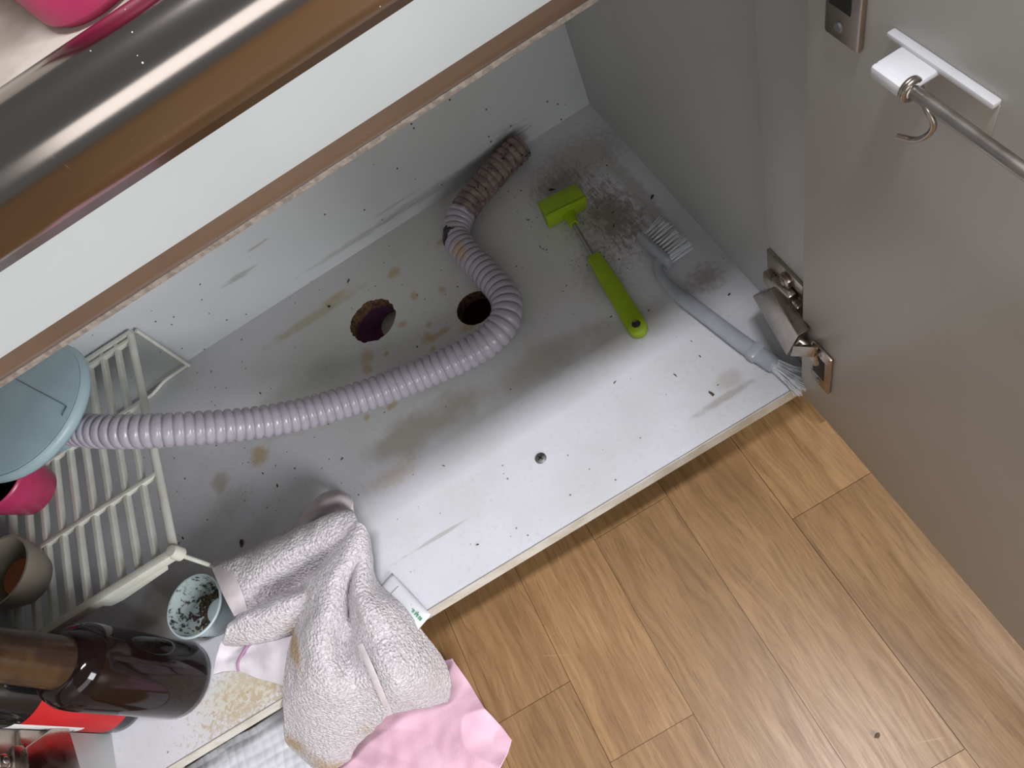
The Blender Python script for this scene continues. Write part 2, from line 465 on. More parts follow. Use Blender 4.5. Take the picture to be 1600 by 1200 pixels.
M['flat_cloth'] = mottled('smooth_cloth', srgb(220, 213, 218), srgb(206, 198, 205), 40, 0.9, bump=0.3, bscale=700).m
M['purple_hem'] = mottled('mauve_hem', srgb(168, 128, 158), srgb(150, 112, 140), 90, 0.9).m
M['pink_cloth'] = mottled('pale_pink_cloth', srgb(238, 196, 212), srgb(230, 184, 202), 18, 0.75, bump=0.25, bscale=300).m
M['quilt'] = mottled('white_quilted', srgb(226, 226, 230), srgb(218, 218, 224), 18, 0.8).m

# ------------------------------------------------------------------ room: floor and back wall
ZF = -0.15
XL = -0.877           # inner face of the left side board
D = 0.50              # depth of the cabinet
floor = tag(box('floor', (-2.6, -2.6, ZF - 0.06), (2.2, 0.58, ZF - 0.0035), M['floor_base']), kind='structure',
            label='oak-look plank floor in front of the sink cabinet')
PW = 0.1022
def plank_mesh(L):
    bm = bmesh.new()
    add_box(bm, (0.0003, 0.0003, -0.004), (PW - 0.0003, L - 0.0003, 0.0), 0.0, seg=1)
    me = bpy.data.meshes.new('plank'); bm.to_mesh(me); bm.free()
    me.materials.append(M['plank'])
    return me
PL = 0.62
pm = plank_mesh(PL)
joints = {3: 0.025, 5: -0.0725, 2: -0.191, 1: -0.10, 4: -0.33, 0: 0.09}
for k in range(-7, 11):
    x0 = -0.503 + PW * (k - 1)
    j = joints.get(k, random.uniform(-0.3, 0.3))
    for q in (-2, -1, 0):
        y0 = j + q * PL
        if y0 > 0.4 or y0 + PL < -1.1: continue
        o = bpy.data.objects.new('plank', pm); COL.objects.link(o)
        o.parent = floor; o.location = (x0, y0, ZF)
tag(box('wall_back', (-2.6, 0.58, ZF), (2.2, 0.62, 1.6), M['wall']), kind='structure', label='pale wall behind the sink counter')

# ------------------------------------------------------------------ cabinet
cab = empty('sink_cabinet', (-0.44, 0.25, ZF), 'white laminate sink cabinet with open doors and a stained bottom board', 'cabinet')

def holed_board():
    bm = bmesh.new()
    rnd = random.Random(3)
    def loop(c, r, n, jag):
        return [(c[0] + (r + rnd.uniform(-jag, jag)) * math.cos(2 * math.pi * i / n), c[1] + (r + rnd.uniform(-jag, jag)) * math.sin(2 * math.pi * i / n)) for i in range(n)]
    outer = [(XL, 0), (0, 0), (0, D), (XL, D)]
    l1 = loop((-0.3975, 0.3775), 0.0325, 64, 0.0015)
    l2 = loop((-0.2745, 0.3045), 0.0245, 44, 0.0004)
    tops = []; edges = []
    for lp in (outer, l1, l2):
        vs = [bm.verts.new((x, y, 0)) for x, y in lp]
        es = [bm.edges.new((vs[i], vs[(i + 1) % len(vs)])) for i in range(len(vs))]
        tops.append(vs); edges += es
    bmesh.ops.triangle_fill(bm, use_beauty=True, edges=edges)
    top_f = bm.faces[:]
    for f in top_f:
        f.material_index = 0
        if f.normal.z < 0: f.normal_flip()
    low = {}
    for v in [v for lp in tops for v in lp]:
        low[v] = bm.verts.new((v.co.x, v.co.y, -0.018))
    for f in top_f:
        g = bm.faces.new([low[v] for v in f.verts][::-1]); g.material_index = 1
    for k, lp in enumerate(tops):
        for i in range(len(lp)):
            a, b = lp[i], lp[(i + 1) % len(lp)]
            g = bm.faces.new([a, b, low[b], low[a]])
            g.material_index = 1
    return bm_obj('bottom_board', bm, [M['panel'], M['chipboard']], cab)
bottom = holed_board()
box('edge_band', (XL, -0.0014, -0.0185), (0, 0.0, 0.0002), M['edge'], bottom)
box('edge_groove', (XL, -0.0002, -0.0002), (0, 0.0006, 0.0003), M['kick'], bottom)
sb = bmesh.new()
add_lathe(sb, [(0.0, 0.0016), (0.0035, 0.0018), (0.0058, 0.0013), (0.0066, 0.0)], (-0.295, 0.081, 0.0001), 24)
screw = bm_obj('screw', sb, M['screw'], bottom, 40)
# cross recess of that screw is dark
bm = bmesh.new()
R4 = Matrix.Translation((-0.295, 0.081, 0.0019)) @ Matrix.Rotation(0.5, 4, 'Z')
add_box(bm, (-0.0034, -0.0007, -0.0004), (0.0034, 0.0007, 0.0002), 0, R4)
add_box(bm, (-0.0007, -0.0034, -0.0004), (0.0007, 0.0034, 0.0002), 0, R4)
bm_obj('screw_recess', bm, M['black'], bottom)

box('back_board', (XL, D, -0.10), (0, D + 0.012, 0.567), M['back'], cab)
box('side_board', (0, 0, -0.13), (0.016, D + 0.012, 0.567), M['board'], cab)
box('side_board', (XL - 0.016, 0, -0.13), (XL, D + 0.012, 0.567), M['board'], cab)
box('filler_strip', (-0.018, 0.0005, 0.0), (0.0, 0.067, 0.50), M['board'], cab, 0.0006)
box('filler_strip', (XL, 0.0005, 0.0), (XL + 0.018, 0.067, 0.50), M['board'], cab, 0.0006)
rail = box('front_rail', (XL, 0.0, 0.516), (0, 0.018, 0.567), M['rail'], cab, 0.0008)
bm = bmesh.new()
prof = [(0.0, 0.517)] + [(0.0065 - 0.0075 * math.cos(a), 0.5125 - 0.0085 * math.sin(a)) for a in np.linspace(0, math.pi, 12)] + [(0.016, 0.517)]
add_prism(bm, [(XL, y, z) for y, z in prof], [(0, y, z) for y, z in prof])
bm_obj('edge_profile', bm, M['trim'], rail, 40)
box('seal_strip', (XL, 0.004, 0.5008), (0, 0.012, 0.5042), M['seal'], rail, 0.0008)
box('kick_board', (XL, 0.10, ZF + 0.001), (0, 0.114, -0.018), M['kick'], cab)
for x in (-0.80, -0.08):
    lathe('foot', [(0.0, 0), (0.024, 0), (0.024, 0.006), (0.016, 0.012), (0.016, 0.128), (0.022, 0.1318), (0, 0.1318)], (x, 0.42, ZF + 0.0), M['nonstick'], cab, 24)

door = box('door', (-0.033, -0.455, -0.012), (-0.014, -0.002, 0.558), M['door'], cab, 0.0008)
door2 = box('door', (XL + 0.014, -0.455, -0.012), (XL + 0.033, -0.002, 0.558), M['door'], cab, 0.0008)

def hinge(mir, dz, arm=True):
    f = (lambda v: (XL - v[0], v[1], v[2] + dz)) if mir else (lambda v: (v[0], v[1], v[2] + dz))
    def boxp(bm, lo, hi, bev=0.0006):
        a, b = f(lo), f(hi)
        add_box(bm, tuple(min(a[i], b[i]) for i in range(3)), tuple(max(a[i], b[i]) for i in range(3)), bev)
    A = [(-0.0340, 0.0726, 0.0757), (-0.0340, 0.0419, 0.1244), (-0.0460, -0.0144, 0.1337), (-0.0460, 0.0021, 0.0734)]
    B = [(x + 0.011, y, z) for x, y, z in A]
    bm = bmesh.new()
    add_prism(bm, [f(p) for p in A], [f(p) for p in B], 0.0012)
    root = bm_obj('hinge', bm, M['nickel'], cab, 40)
    # mounting plate on the filler strip
    bm = bmesh.new()
    boxp(bm, (-0.0212, 0.014, 0.082), (-0.018, 0.064, 0.150))
    boxp(bm, (-0.028, 0.012, 0.088), (-0.021, 0.062, 0.124), 0.0015)
    bm_obj('mounting_plate', bm, M['nickel'], root, 40)
    bm = bmesh.new()
    boxp(bm, (-0.030, 0.020, 0.122), (-0.022, 0.046, 0.134), 0.002)
    boxp(bm, (-0.027, 0.026, 0.134), (-0.020, 0.040, 0.146), 0.003)
    bm_obj('plate_wing', bm, M['nickel'], root, 40)
    # slots on the arm
    bm = bmesh.new()
    a0, a3 = Vector(A[0]), Vector(A[3])
    for t0, t1 in ((0.30, 0.42), (0.52, 0.60)):
        p = a0.lerp(a3, t0); q = a0.lerp(a3, t1)
        add_prism(bm, [f((p.x + 0.003, p.y, p.z - 0.0004)), f((q.x + 0.003, q.y, q.z - 0.0004)), f((q.x + 0.008, q.y, q.z - 0.0004)), f((p.x + 0.008, p.y, p.z - 0.0004))],
                  [f((p.x + 0.003, p.y, p.z + 0.002)), f((q.x + 0.003, q.y, q.z + 0.002)), f((q.x + 0.008, q.y, q.z + 0.002)), f((p.x + 0.008, p.y, p.z + 0.002))])
    bm_obj('arm_slot', bm, M['black'], root)
    # link between arm and cup
    bm = bmesh.new()
    L1 = [(-0.0470, -0.0041, 0.0827), (-0.0470, -0.0088, 0.1088), (-0.0430, -0.0319, 0.1360), (-0.0430, -0.0301, 0.1153)]
    add_prism(bm, [f(p) for p in L1], [f((x + 0.004, y, z)) for x, y, z in L1], 0.001)
    L2 = [(-0.0430, -0.0013, 0.0887), (-0.0430, -0.0094, 0.1156), (-0.0400, -0.0193, 0.1118), (-0.0400, -0.0134, 0.0950)]
    add_prism(bm, [f(p) for p in L2], [f((x + 0.005, y, z)) for x, y, z in L2], 0.001)
    L3 = [(-0.0405, -0.0202, 0.1009), (-0.0405, -0.0283, 0.1178), (-0.0350, -0.0325, 0.0845), (-0.0350, -0.0259, 0.0740)]
    add_prism(bm, [f(p) for p in L3], [f((x + 0.003, y, z)) for x, y, z in L3], 0.0006)
    bm_obj('link', bm, M['nickel'], root, 40)
    # cup plate on the door with its dark well
    bm = bmesh.new()
    boxp(bm, (-0.0365, -0.0440, 0.056), (-0.0328, -0.0190, 0.122), 0.0016)
    bm_obj('cup_plate', bm, M['nickel'], root, 40)
    bm = bmesh.new()
    boxp(bm, (-0.0369, -0.0375, 0.074), (-0.0360, -0.0225, 0.108), 0.0004)
    bm_obj('cup_well', bm, M['black'], root, 40)
    for x, y, z, r in ((-0.0366, -0.030, 0.0645, 0.003), (-0.0366, -0.030, 0.1150, 0.003), (-0.0272, 0.033, 0.140, 0.0036), (-0.0288, 0.046, 0.098, 0.0036)):
        Mx = Matrix.Translation(f((x, y, z))) @ Matrix.Rotation(math.pi / 2 * (1 if mir else -1), 4, 'Y')
        lathe('screw', [(0, 0.0012), (r * 0.75, 0.001), (r, 0)], (0, 0, 0), M['screw'], root, 16, Mx)
    return root
hinge(False, 0.0)
hinge(False, 0.378)
hinge(True, 0.0)

# ------------------------------------------------------------------ sink counter with rolled steel lip
ctr = empty('sink_counter', (-0.44, 0.25, 0.567), 'sink counter with polished rolled steel front lip and beige worktop', 'countertop')
box('worktop', (-1.7, -0.004, 0.5675), (0.7, 0.575, 0.592), M['top'], ctr, 0.001)
prof = [(-0.0265, 0.567), (-0.030, 0.567), (-0.030, 0.5755), (-0.030, 0.5835)]
prof += [(-0.012 - 0.018 * math.cos(a), 0.5835 + 0.0225 * math.sin(a)) for a in np.linspace(0.12, math.pi / 2, 14)]
prof += [(-0.006, 0.6050), (-0.001, 0.6015), (0.004, 0.596), (0.011, 0.5922)]
G = np.array([[(x, y, z) for y, z in prof] for x in np.linspace(-1.7, 0.7, 13)])
mk('front_lip', grid_mesh('front_lip', G), M['lip'], ctr, True)

# pink tub standing on the worktop
basin = empty('washing_tub', (-0.25, 0.15, 0.592), 'magenta pink plastic washing tub standing on the counter behind the steel lip', 'tub')
Mt = Matrix.Translation((-0.3215, 0.0195, 0.592)) @ Matrix.Rotation(math.radians(19), 4, 'Z')
def rrect(g, z):
    x0, x1, y0, y1, r = -g, 0.27 + g, -g, 0.20 + g, 0.022 + g
    o = []
    for cx, cy, a in ((x1 - r, y1 - r, 0), (x0 + r, y1 - r, 90), (x0 + r, y0 + r, 180), (x1 - r, y0 + r, 270)):
        o += [tuple(Mt @ Vector((cx + r * math.cos(math.radians(a + d)), cy + r * math.sin(math.radians(a + d)), z))) for d in range(0, 91, 15)]
    return o
def loft(name, secs, mat, parent, cap=True):
    bm = bmesh.new()
    L_ = [[bm.verts.new(p) for p in rrect(g, z)] for g, z in secs]
    n_ = len(L_[0])
    for p_, q_ in zip(L_, L_[1:]):
        for i in range(n_): bm.faces.new([p_[i], p_[(i + 1) % n_], q_[(i + 1) % n_], q_[i]])
    if cap: bm.faces.new(L_[0][::-1]); bm.faces.new(L_[-1])
    return bm_obj(name, bm, mat, parent, 40)
loft('tub_wall', [(-0.004, 0.0), (0.0, 0.004), (0.003, 0.05), (0.006, 0.10), (0.004, 0.10), (0.001, 0.05), (-0.002, 0.006), (-0.006, 0.004)], M['basin'], basin)
loft('tub_rim', [(0.004, 0.098), (0.013, 0.098), (0.013, 0.102), (0.004, 0.102), (0.004, 0.098)], M['basin'], basin, False)

# ------------------------------------------------------------------ drain pipe seen through the round hole
dp = empty('drain_pipe', (-0.402, 0.405, ZF), 'mauve floor drain pipe with a pale plug seen through the larger hole', 'pipe')
lathe('pipe', [(0.046, 0.0), (0.046, 0.095), (0.049, 0.10), (0.049, 0.130), (0.046, 0.131), (0.043, 0.130), (0.043, 0.07), (0.0, 0.07)], (-0.400, 0.392, ZF - 0.0035), M['mauve'], dp, 40)
lathe('plug', [(0, 0.06), (0.012, 0.059), (0.021, 0.054), (0.023, 0.045), (0.023, 0.0)], (-0.382, 0.393, ZF + 0.05), M['bone'], dp, 32)

# ------------------------------------------------------------------ corrugated hose
hp = [(-0.7300, 0.3418, 0.1600), (-0.7046, 0.3186, 0.1640), (-0.6650, 0.2888, 0.1640), (-0.6232, 0.2690, 0.1500), (-0.5821, 0.2595, 0.1220), (-0.5454, 0.2550, 0.0940), (-0.5039, 0.2523, 0.0680), (-0.4566, 0.2503, 0.0470), (-0.4127, 0.2472, 0.0330), (-0.3657, 0.2433, 0.0240), (-0.3203, 0.2372, 0.0205), (-0.2804, 0.2365, 0.0195), (-0.2504, 0.2493, 0.0195), (-0.2370, 0.2768, 0.0195), (-0.2396, 0.3188, 0.0195), (-0.2463, 0.3625, 0.0195), (-0.2490, 0.4010, 0.0195), (-0.2343, 0.4271, 0.0195), (-0.2043, 0.4475, 0.0195), (-0.1673, 0.4624, 0.0195), (-0.1404, 0.4725, 0.0195), (-0.1238, 0.4777, 0.0195), (-0.1119, 0.4814, 0.0195)]
sp = catmull(hp, 40)
Ls = [0.0]
for a, b in zip(sp, sp[1:]): Ls.append(Ls[-1] + float(np.linalg.norm(b - a)))
pitch = 0.0098; sub = 8
n = int(Ls[-1] / pitch * sub)
pts = []; rad = []; soil = []
for i in range(n + 1):
    s = Ls[-1] * i / n
    pts.append([float(np.interp(s, Ls, [q[k] for q in sp])) for k in range(3)])
    ph = (i % sub) / sub
    rad.append(0.0158 + 0.0031 * (0.0, 0.62, 0.92, 1.0, 1.0, 1.0, 0.92, 0.62)[i % sub])
    u = s / Ls[-1]
    soil.append(max(0.0, min(1.0, (u - 0.84) / 0.03)))
hose = empty('drain_hose', (float(sp[400][0]), float(sp[400][1]), 0.0), 'lilac grey corrugated plastic drain hose winding across the cabinet floor', 'hose')
bm = bmesh.new()
add_tube(bm, pts, rad, 22)
hb = bm_obj('corrugated_tube', bm, M['hose'], hose, True)
at = hb.data.attributes.new('soil', 'FLOAT', 'POINT')
at.data.foreach_set('value', [soil[min(i // 22, n)] for i in range(len(hb.data.vertices))])

# ------------------------------------------------------------------ round pale blue drain body the hose comes out of
trap = empty('drain_trap', (-0.745, 0.36, 0.103), 'pale blue round plastic drain body with flat lid at the hose end', 'drain trap')
lathe('body', [(0, 0), (0.026, 0), (0.028, 0.004), (0.032, 0.08), (0, 0.08)], (-0.775, 0.395, 0.1035), M['blue'], trap, 40)
lathe('lid', [(0, 0.0), (0.072, 0.0), (0.080, 0.003), (0.083, 0.008), (0.082, 0.014), (0.079, 0.0165), (0.0775, 0.0160), (0.0765, 0.0168), (0, 0.0175)], (-0.745, 0.36, 0.1835), M['blue'], trap, 64)
bm = bmesh.new()
zt = 0.2012
for a, b in (((-0.7466, 0.4034, 0.2012), (-0.6871, 0.3205, 0.2012)), ((-0.6871, 0.3205, 0.2012), (-0.6938, 0.3118, 0.2012))):
    add_tube(bm, [a, b], 0.0005, 6)
bm_obj('moulded_line', bm, M['blue_line'], trap, True)
lathe('outlet_collar', [(0.0155, 0), (0.0195, 0), (0.0195, 0.018), (0.0155, 0.018)], (0, 0, 0), M['blue'], trap, 28, Matrix.Translation(hp[0]) @ (Vector(hp[1]) - Vector(hp[0])).to_track_quat('Z', 'Y').to_matrix().to_4x4() @ Matrix.Translation((0, 0, -0.012)))

# ------------------------------------------------------------------ slatted rack
rk = empty('slatted_rack', (-0.77, 0.32, 0.0), 'white plastic slatted shelf rack standing against the left side', 'rack')
zs = 0.103
bm = bmesh.new(); add_box(bm, (-0.0029, 0.162, zs - 0.0085), (0.0029, 0.488, zs), 0.0012)
sl = bpy.data.meshes.new('slat'); bm.to_mesh(sl); bm.free(); sl.materials.append(M['rack'])
for k in range(1, 9):
    o = bpy.data.objects.new('slat', sl); COL.objects.link(o); o.parent = rk
    o.matrix_parent_inverse = Matrix.Translation(-wloc(rk)); o.location = (-0.671 - 0.0218 * k, 0, 0)
for y in (0.263, 0.372, 0.478):
    box('cross_bar', (-0.864, y - 0.003, zs - 0.006), (-0.671, y + 0.003, zs + 0.0008), M['rack'], rk, 0.001)
tube('side_bar', [(-0.671, 0.162, zs - 0.004), (-0.671, 0.488, zs - 0.004)], 0.0048, M['rack'], rk, 12)
tube('side_bar', [(-0.868, 0.162, zs - 0.004), (-0.868, 0.488, zs - 0.004)], 0.0048, M['rack'], rk, 12)
bm = bmesh.new()
add_box(bm, (-0.870, 0.154, zs - 0.010), (-0.668, 0.164, zs + 0.003), 0.002)
add_prism(bm, [(-0.72, 0.154, zs - 0.009), (-0.685, 0.154, zs - 0.009), (-0.69, 0.154, zs - 0.016), (-0.75, 0.154, zs - 0.020), (-0.765, 0.154, zs - 0.018), (-0.768, 0.154, zs - 0.009)],
          [(-0.72, 0.158, zs - 0.009), (-0.685, 0.158, zs - 0.009), (-0.69, 0.158, zs - 0.016), (-0.75, 0.158, zs - 0.020), (-0.765, 0.158, zs - 0.018), (-0.768, 0.158, zs - 0.009)], 0.0008)
bm_obj('front_bar', bm, M['rack'], rk, 40)
box('back_bar', (-0.870, 0.486, zs - 0.009), (-0.668, 0.494, zs + 0.001), M['rack'], rk, 0.002)
for x, y in ((-0.669, 0.158), (-0.868, 0.158), (-0.662, 0.490), (-0.868, 0.490)):
    tube('leg', [(x, y, 0.0), (x, y, zs - 0.004)], 0.0026, M['rack'], rk, 10)
tube('foot_bar', catmull([(-0.662, 0.490, 0.003), (-0.70, 0.488, 0.003), (-0.72, 0.480, 0.003), (-0.74, 0.478, 0.003), (-0.864, 0.478, 0.003)], 6), 0.0026, M['rack'], rk, 10)
box('clear_panel', (-0.864, 0.4885, 0.004), (-0.664, 0.4893, zs - 0.010), M['clear'], rk)
lathe('corner_knob', [(0, 0.004), (0.006, 0.003), (0.0075, 0), (0.0075, -0.012), (0, -0.012)], (-0.670, 0.160, zs), M['rack'], rk, 20)

# pot, smoky bowl on the rack
c = (-0.8237, 0.3336, 0.1630)
pot = empty('small_pot', (c[0], c[1], zs), 'raspberry pink pot with black inside on the rack below the blue lid', 'pot')
lathe('body', [(0, 0.0), (0.024, 0.0), (0.028, 0.003), (0.0425, 0.055), (0.0425, 0.058), (0.0405, 0.060)], (c[0], c[1], zs + 0.0008), M['pink'], pot, 48)
lathe('inner_coating', [(0.0406, 0.060), (0.0392, 0.055), (0.026, 0.006), (0.022, 0.004), (0, 0.004)], (c[0], c[1], zs + 0.0008), M['nonstick'], pot, 48)
c = (-0.8393, 0.2244, 0.1480)
sm = empty('smoky_bowl', (c[0], c[1], zs), 'smoky grey-brown plastic bowl at the front of the rack', 'bowl')
lathe('shell', [(0, 0.0), (0.022, 0.0), (0.027, 0.003), (0.036, 0.022), (0.0395, 0.043), (0.0390, 0.045), (0.0365, 0.045), (0.033, 0.022), (0.024, 0.008), (0, 0.006)], (c[0], c[1], zs + 0.0008), M['smoke'], sm, 56)
lathe('inner_ring', [(0.012, 0.008), (0.020, 0.0095), (0.0205, 0.020), (0.019, 0.021), (0.012, 0.018), (0.0, 0.018)], (c[0], c[1], zs + 0.0008), M['orange'], sm, 48)

# ------------------------------------------------------------------ bottles
b1c = (-0.762, 0.078)
b1 = empty('bottle', (b1c[0], b1c[1], 0), 'dark brown glass bottle with amber neck standing beside the small cup', 'bottle', 'bottles in the front left corner')
lathe('body', [(0, 0.0), (0.034, 0.0), (0.039, 0.004), (0.040, 0.012), (0.040, 0.136), (0.0388, 0.147), (0.035, 0.156), (0.029, 0.162), (0.0235, 0.165), (0, 0.165)], (b1c[0], b1c[1], 0.0), M['glass1'], b1, 56, smooth=60)
lathe('neck', [(0.0235, 0.164), (0.0232, 0.170), (0.0225, 0.21), (0.0195, 0.25), (0.0165, 0.275), (0.0150, 0.30), (0, 0.30)], (b1c[0], b1c[1], 0.0), M['amber'], b1, 40, smooth=60)
lathe('cap', [(0.0155, 0.292), (0.0172, 0.293), (0.0172, 0.318), (0.0160, 0.320), (0, 0.320)], (b1c[0], b1c[1], 0.0), M['nonstick'], b1, 32)
b2c = (-0.8375, 0.0985)
b2 = empty('bottle', (b2c[0], b2c[1], 0), 'black glass bottle with red label standing behind the brown bottle', 'bottle', 'bottles in the front left corner')
lathe('body', [(0, 0.0), (0.031, 0.0), (0.036, 0.004), (0.037, 0.010), (0.037, 0.170), (0.034, 0.190), (0.022, 0.212), (0.0145, 0.225), (0.0140, 0.290), (0, 0.290)], (b2c[0], b2c[1], 0.0), M['glass2'], b2, 56, smooth=60)
def wrap(name, c, r, a0, a1, z0, z1, mat, parent, n=40):
    bm = bmesh.new()
    vs = [[bm.verts.new((c[0] + r * math.cos(a), c[1] + r * math.sin(a), z)) for a in np.linspace(a0, a1, n)] for z in (z0, z1)]
    for i in range(n - 1): bm.faces.new([vs[0][i], vs[0][i + 1], vs[1][i + 1], vs[1][i]])
    return bm_obj(name, bm, mat, parent, True)
lab = wrap('label', b2c, 0.0373, math.radians(-150), math.radians(60), 0.022, 0.134, M['label_red'], b2)
wrap('label_strip', b2c, 0.0375, math.radians(-122), math.radians(-92), 0.058, 0.140, M['label_white'], lab, 8)
# short illegible print on the strip
bm = bmesh.new()
for k in range(6):
    a = math.radians(-106); z = 0.064 + 0.007 * k
    q = Vector((b2c[0] + 0.03757 * math.cos(a), b2c[1] + 0.03757 * math.sin(a), z))
    add_box(bm, (-0.0022, -0.0001, -0.0008), (0.0022, 0.0001, 0.0008), 0, Matrix.Translation(q) @ Matrix.Rotation(a + math.pi / 2, 4, 'Z') @ Matrix.Rotation(0.5 if k % 2 else -0.4, 4, 'Y'))
bm_obj('print', bm, M['ink'], lab)

# ------------------------------------------------------------------ small soiled cup
cc = (-0.700, 0.126)
cup = empty('small_cup', (cc[0], cc[1], 0), 'small pale grey-blue plastic cup soiled inside beside the towel', 'cup')
lathe('outer_wall', [(0, 0.0), (0.024, 0.0), (0.026, 0.002), (0.0325, 0.040), (0.0345, 0.041), (0.0350, 0.043), (0.0340, 0.0445), (0.0325, 0.044)], (cc[0], cc[1], 0.0), M['cup'], cup, 48)
lathe('inner_wall', [(0.0326, 0.0442), (0.0312, 0.040), (0.0248, 0.006), (0.022, 0.004), (0, 0.004)], (cc[0], cc[1], 0.0), M['cup_in'], cup, 48)
lathe('inner_boss', [(0.0145, 0.0045), (0.014, 0.012), (0.011, 0.0135), (0, 0.014)], (cc[0] + 0.006, cc[1] - 0.003, 0.0), M['cup'], cup, 28)
bm = bmesh.new()
rn = random.Random(5)
for k in range(100):
    a = rn.gauss(2.4, 1.0); r = rn.uniform(0.010, 0.027); 
    z = 0.005 + max(0, (r - 0.0245)) / 0.0065 * 0.036
    s = rn.uniform(0.0014, 0.0042)
    b = bmesh.new(); bmesh.ops.create_icosphere(b, subdivisions=1, radius=s)
    for v in b.verts: v.co += Vector((rn.uniform(-1, 1), rn.uniform(-1, 1), rn.uniform(-1, 1))) * s * 0.35
    b.transform(Matrix.Translation((cc[0] + r * math.cos(a), cc[1] + r * math.sin(a), z)) @ Matrix.Diagonal((1, 1, 0.6, 1)))
    merge(bm, b)
tag(bm_obj('residue', bm, M['soil'], cup, True), kind='stuff')

# ------------------------------------------------------------------ lime green tool
gt = empty('kitchen_mallet', (-0.1211, 0.2666, 0.0000), 'lime green block-headed kitchen tool with steel shaft lying on the boards', 'kitchen tool')
T = [(-0.1414, 0.3688, 0.0320), (-0.0885, 0.3619, 0.0320), (-0.0883, 0.3324, 0.0320), (-0.1421, 0.3407, 0.0320)]
Bq = [(p[0], p[1], 0.0006) for p in ((-0.1414, 0.3688, 0.0320), (-0.0885, 0.3619, 0.0320), (-0.0883, 0.3324, 0.0320), (-0.1421, 0.3407, 0.0320))]
Bq[2] = (-0.0902, 0.3429, 0.0006); Bq[3] = (-0.1439, 0.3482, 0.0006)
bm = bmesh.new(); add_prism(bm, T, Bq, 0.0022)
hd = bm_obj('head', bm, M['lime'], gt, 40)
bm = bmesh.new(); add_tube(bm, [(-0.1422, 0.3405, 0.0322), (-0.0883, 0.3322, 0.0322)], 0.0011, 8)
bm_obj('ridge', bm, M['lime'], hd, True)
tube('socket', [(-0.1151, 0.3426, 0.0120), (-0.1171, 0.3236, 0.0120)], [0.0085, 0.0055], M['lime'], gt, 16)
tube('shaft', [(-0.1164, 0.3333, 0.0120), (-0.1232, 0.2535, 0.0100)], 0.0027, M['rod'], gt, 14)
P0 = Vector((-0.1208, 0.2688, 0.0000)); P1 = Vector((-0.1296, 0.1521, 0.0000))
ax = (P1 - P0).normalized(); px = Vector((-ax.y, ax.x, 0)); L = (P1 - P0).length
out = [(0.002, -0.0085), (0.0, -0.006), (0.0, 0.006), (0.002, 0.0085), (L * 0.5, 0.0105), (L * 0.95, 0.0110)]
out += [(L + 0.011 * math.sin(a), 0.011 * math.cos(a)) for a in np.linspace(0.2, math.pi - 0.2, 12)] + [(L * 0.95, -0.0110), (L * 0.5, -0.0105)]
bm = bmesh.new()
add_prism(bm, [P0 + ax * u + px * w + Vector((0, 0, 0.0135)) for u, w in out], [P0 + ax * u + px * w + Vector((0, 0, 0.0006)) for u, w in out], 0.0022)
h = bm_obj('handle', bm, M['lime'], gt, 40)
lathe('hang_hole', [(0.0048, 0.0), (0.0050, 0.0006), (0.0042, 0.0008), (0.0036, 0.0), (0, -0.0001)], tuple(P1 - ax * 0.001 + Vector((0, 0, 0.0136))), M['nickel_dark'], h, 24)

# ------------------------------------------------------------------ double-ended cleaning brush
br = empty('cleaning_brush', (-0.0660, 0.1517, 0.0000), 'grey-white double-ended cleaning brush lying along the right side board', 'brush')
bm = bmesh.new()
hpth = catmull([(-0.0631, 0.2133, 0.0130), (-0.0715, 0.2041, 0.0120), (-0.0746, 0.1872, 0.0100), (-0.0730, 0.1660, 0.0090), (-0.0681, 0.1428, 0.0080), (-0.0598, 0.1037, 0.0080), (-0.0513, 0.0642, 0.0080), (-0.0423, 0.0334, 0.0080), (-0.0404, 0.0266, 0.0080)], 6)
nh = len(hpth)
add_tube(bm, hpth, [float(np.interp(i / nh, [0, .12, .3, .45, .6, .9, 1.0], [.0062, .0052, .0062, .0085, .0088, .0096, .0070])) for i in range(nh)], 16)
for v in bm.verts: v.co.z = 0.0085 + (v.co.z - 0.0085) * 0.62
bm_obj('handle', bm, M['brush'], br, True)
q0, q1 = (-0.0507, 0.0513, 0.0125), (-0.0372, 0.0533, 0.0125)
box('ferrule', (-0.0060, -0.0102, 0.0015), (0.0060, 0.0102, 0.0150), M['brush'], br, 0.003, Matrix.Translation(Vector((hpth[-11][0], hpth[-11][1], 0.0))) @ Matrix.Rotation(math.atan2(hpth[-6][1] - hpth[-14][1], hpth[-6][0] - hpth[-14][0]), 4, 'Z'))
a0 = Vector((-0.0605, 0.2519, 0.0120)); a1 = Vector((-0.0540, 0.2009, 0.0120))
dv = (a1 - a0); Lh = dv.length; dv.normalize(); nv = Vector((-dv.y, dv.x, 0))
if nv.x < 0: nv = -nv
Mh = Matrix(((dv.x, nv.x, 0, a0.x), (dv.y, nv.y, 0, a0.y), (0, 0, 1, 0), (0, 0, 0, 1)))
box('brush_head', (-0.002, -0.010, 0.001), (Lh + 0.002, 0.0, 0.023), M['brush'], br, 0.0045, Mh)
bm = bmesh.new()
rn = random.Random(9)
for i in range(10):
    for j in range(3):
        for k in range(6):
            u = Lh * (i + 0.5) / 10 + rn.uniform(-0.0008, 0.0008); z = 0.0055 + 0.0060 * j + rn.uniform(-0.0008, 0.0008)
            s = Vector((u, 0.0, z)); e = Vector((u + rn.uniform(-0.0022, 0.0022) + (i - 4.5) * 0.0006, 0.028 + rn.uniform(-0.002, 0.001), max(0.0015, z + rn.uniform(-0.003, 0.003))))
            add_tube(bm, [Mh @ s, Mh @ e], [0.0004, 0.0003], 4, False)
tag(bm_obj('bristles', bm, M['bristle'], br), kind='stuff')
bm = bmesh.new()
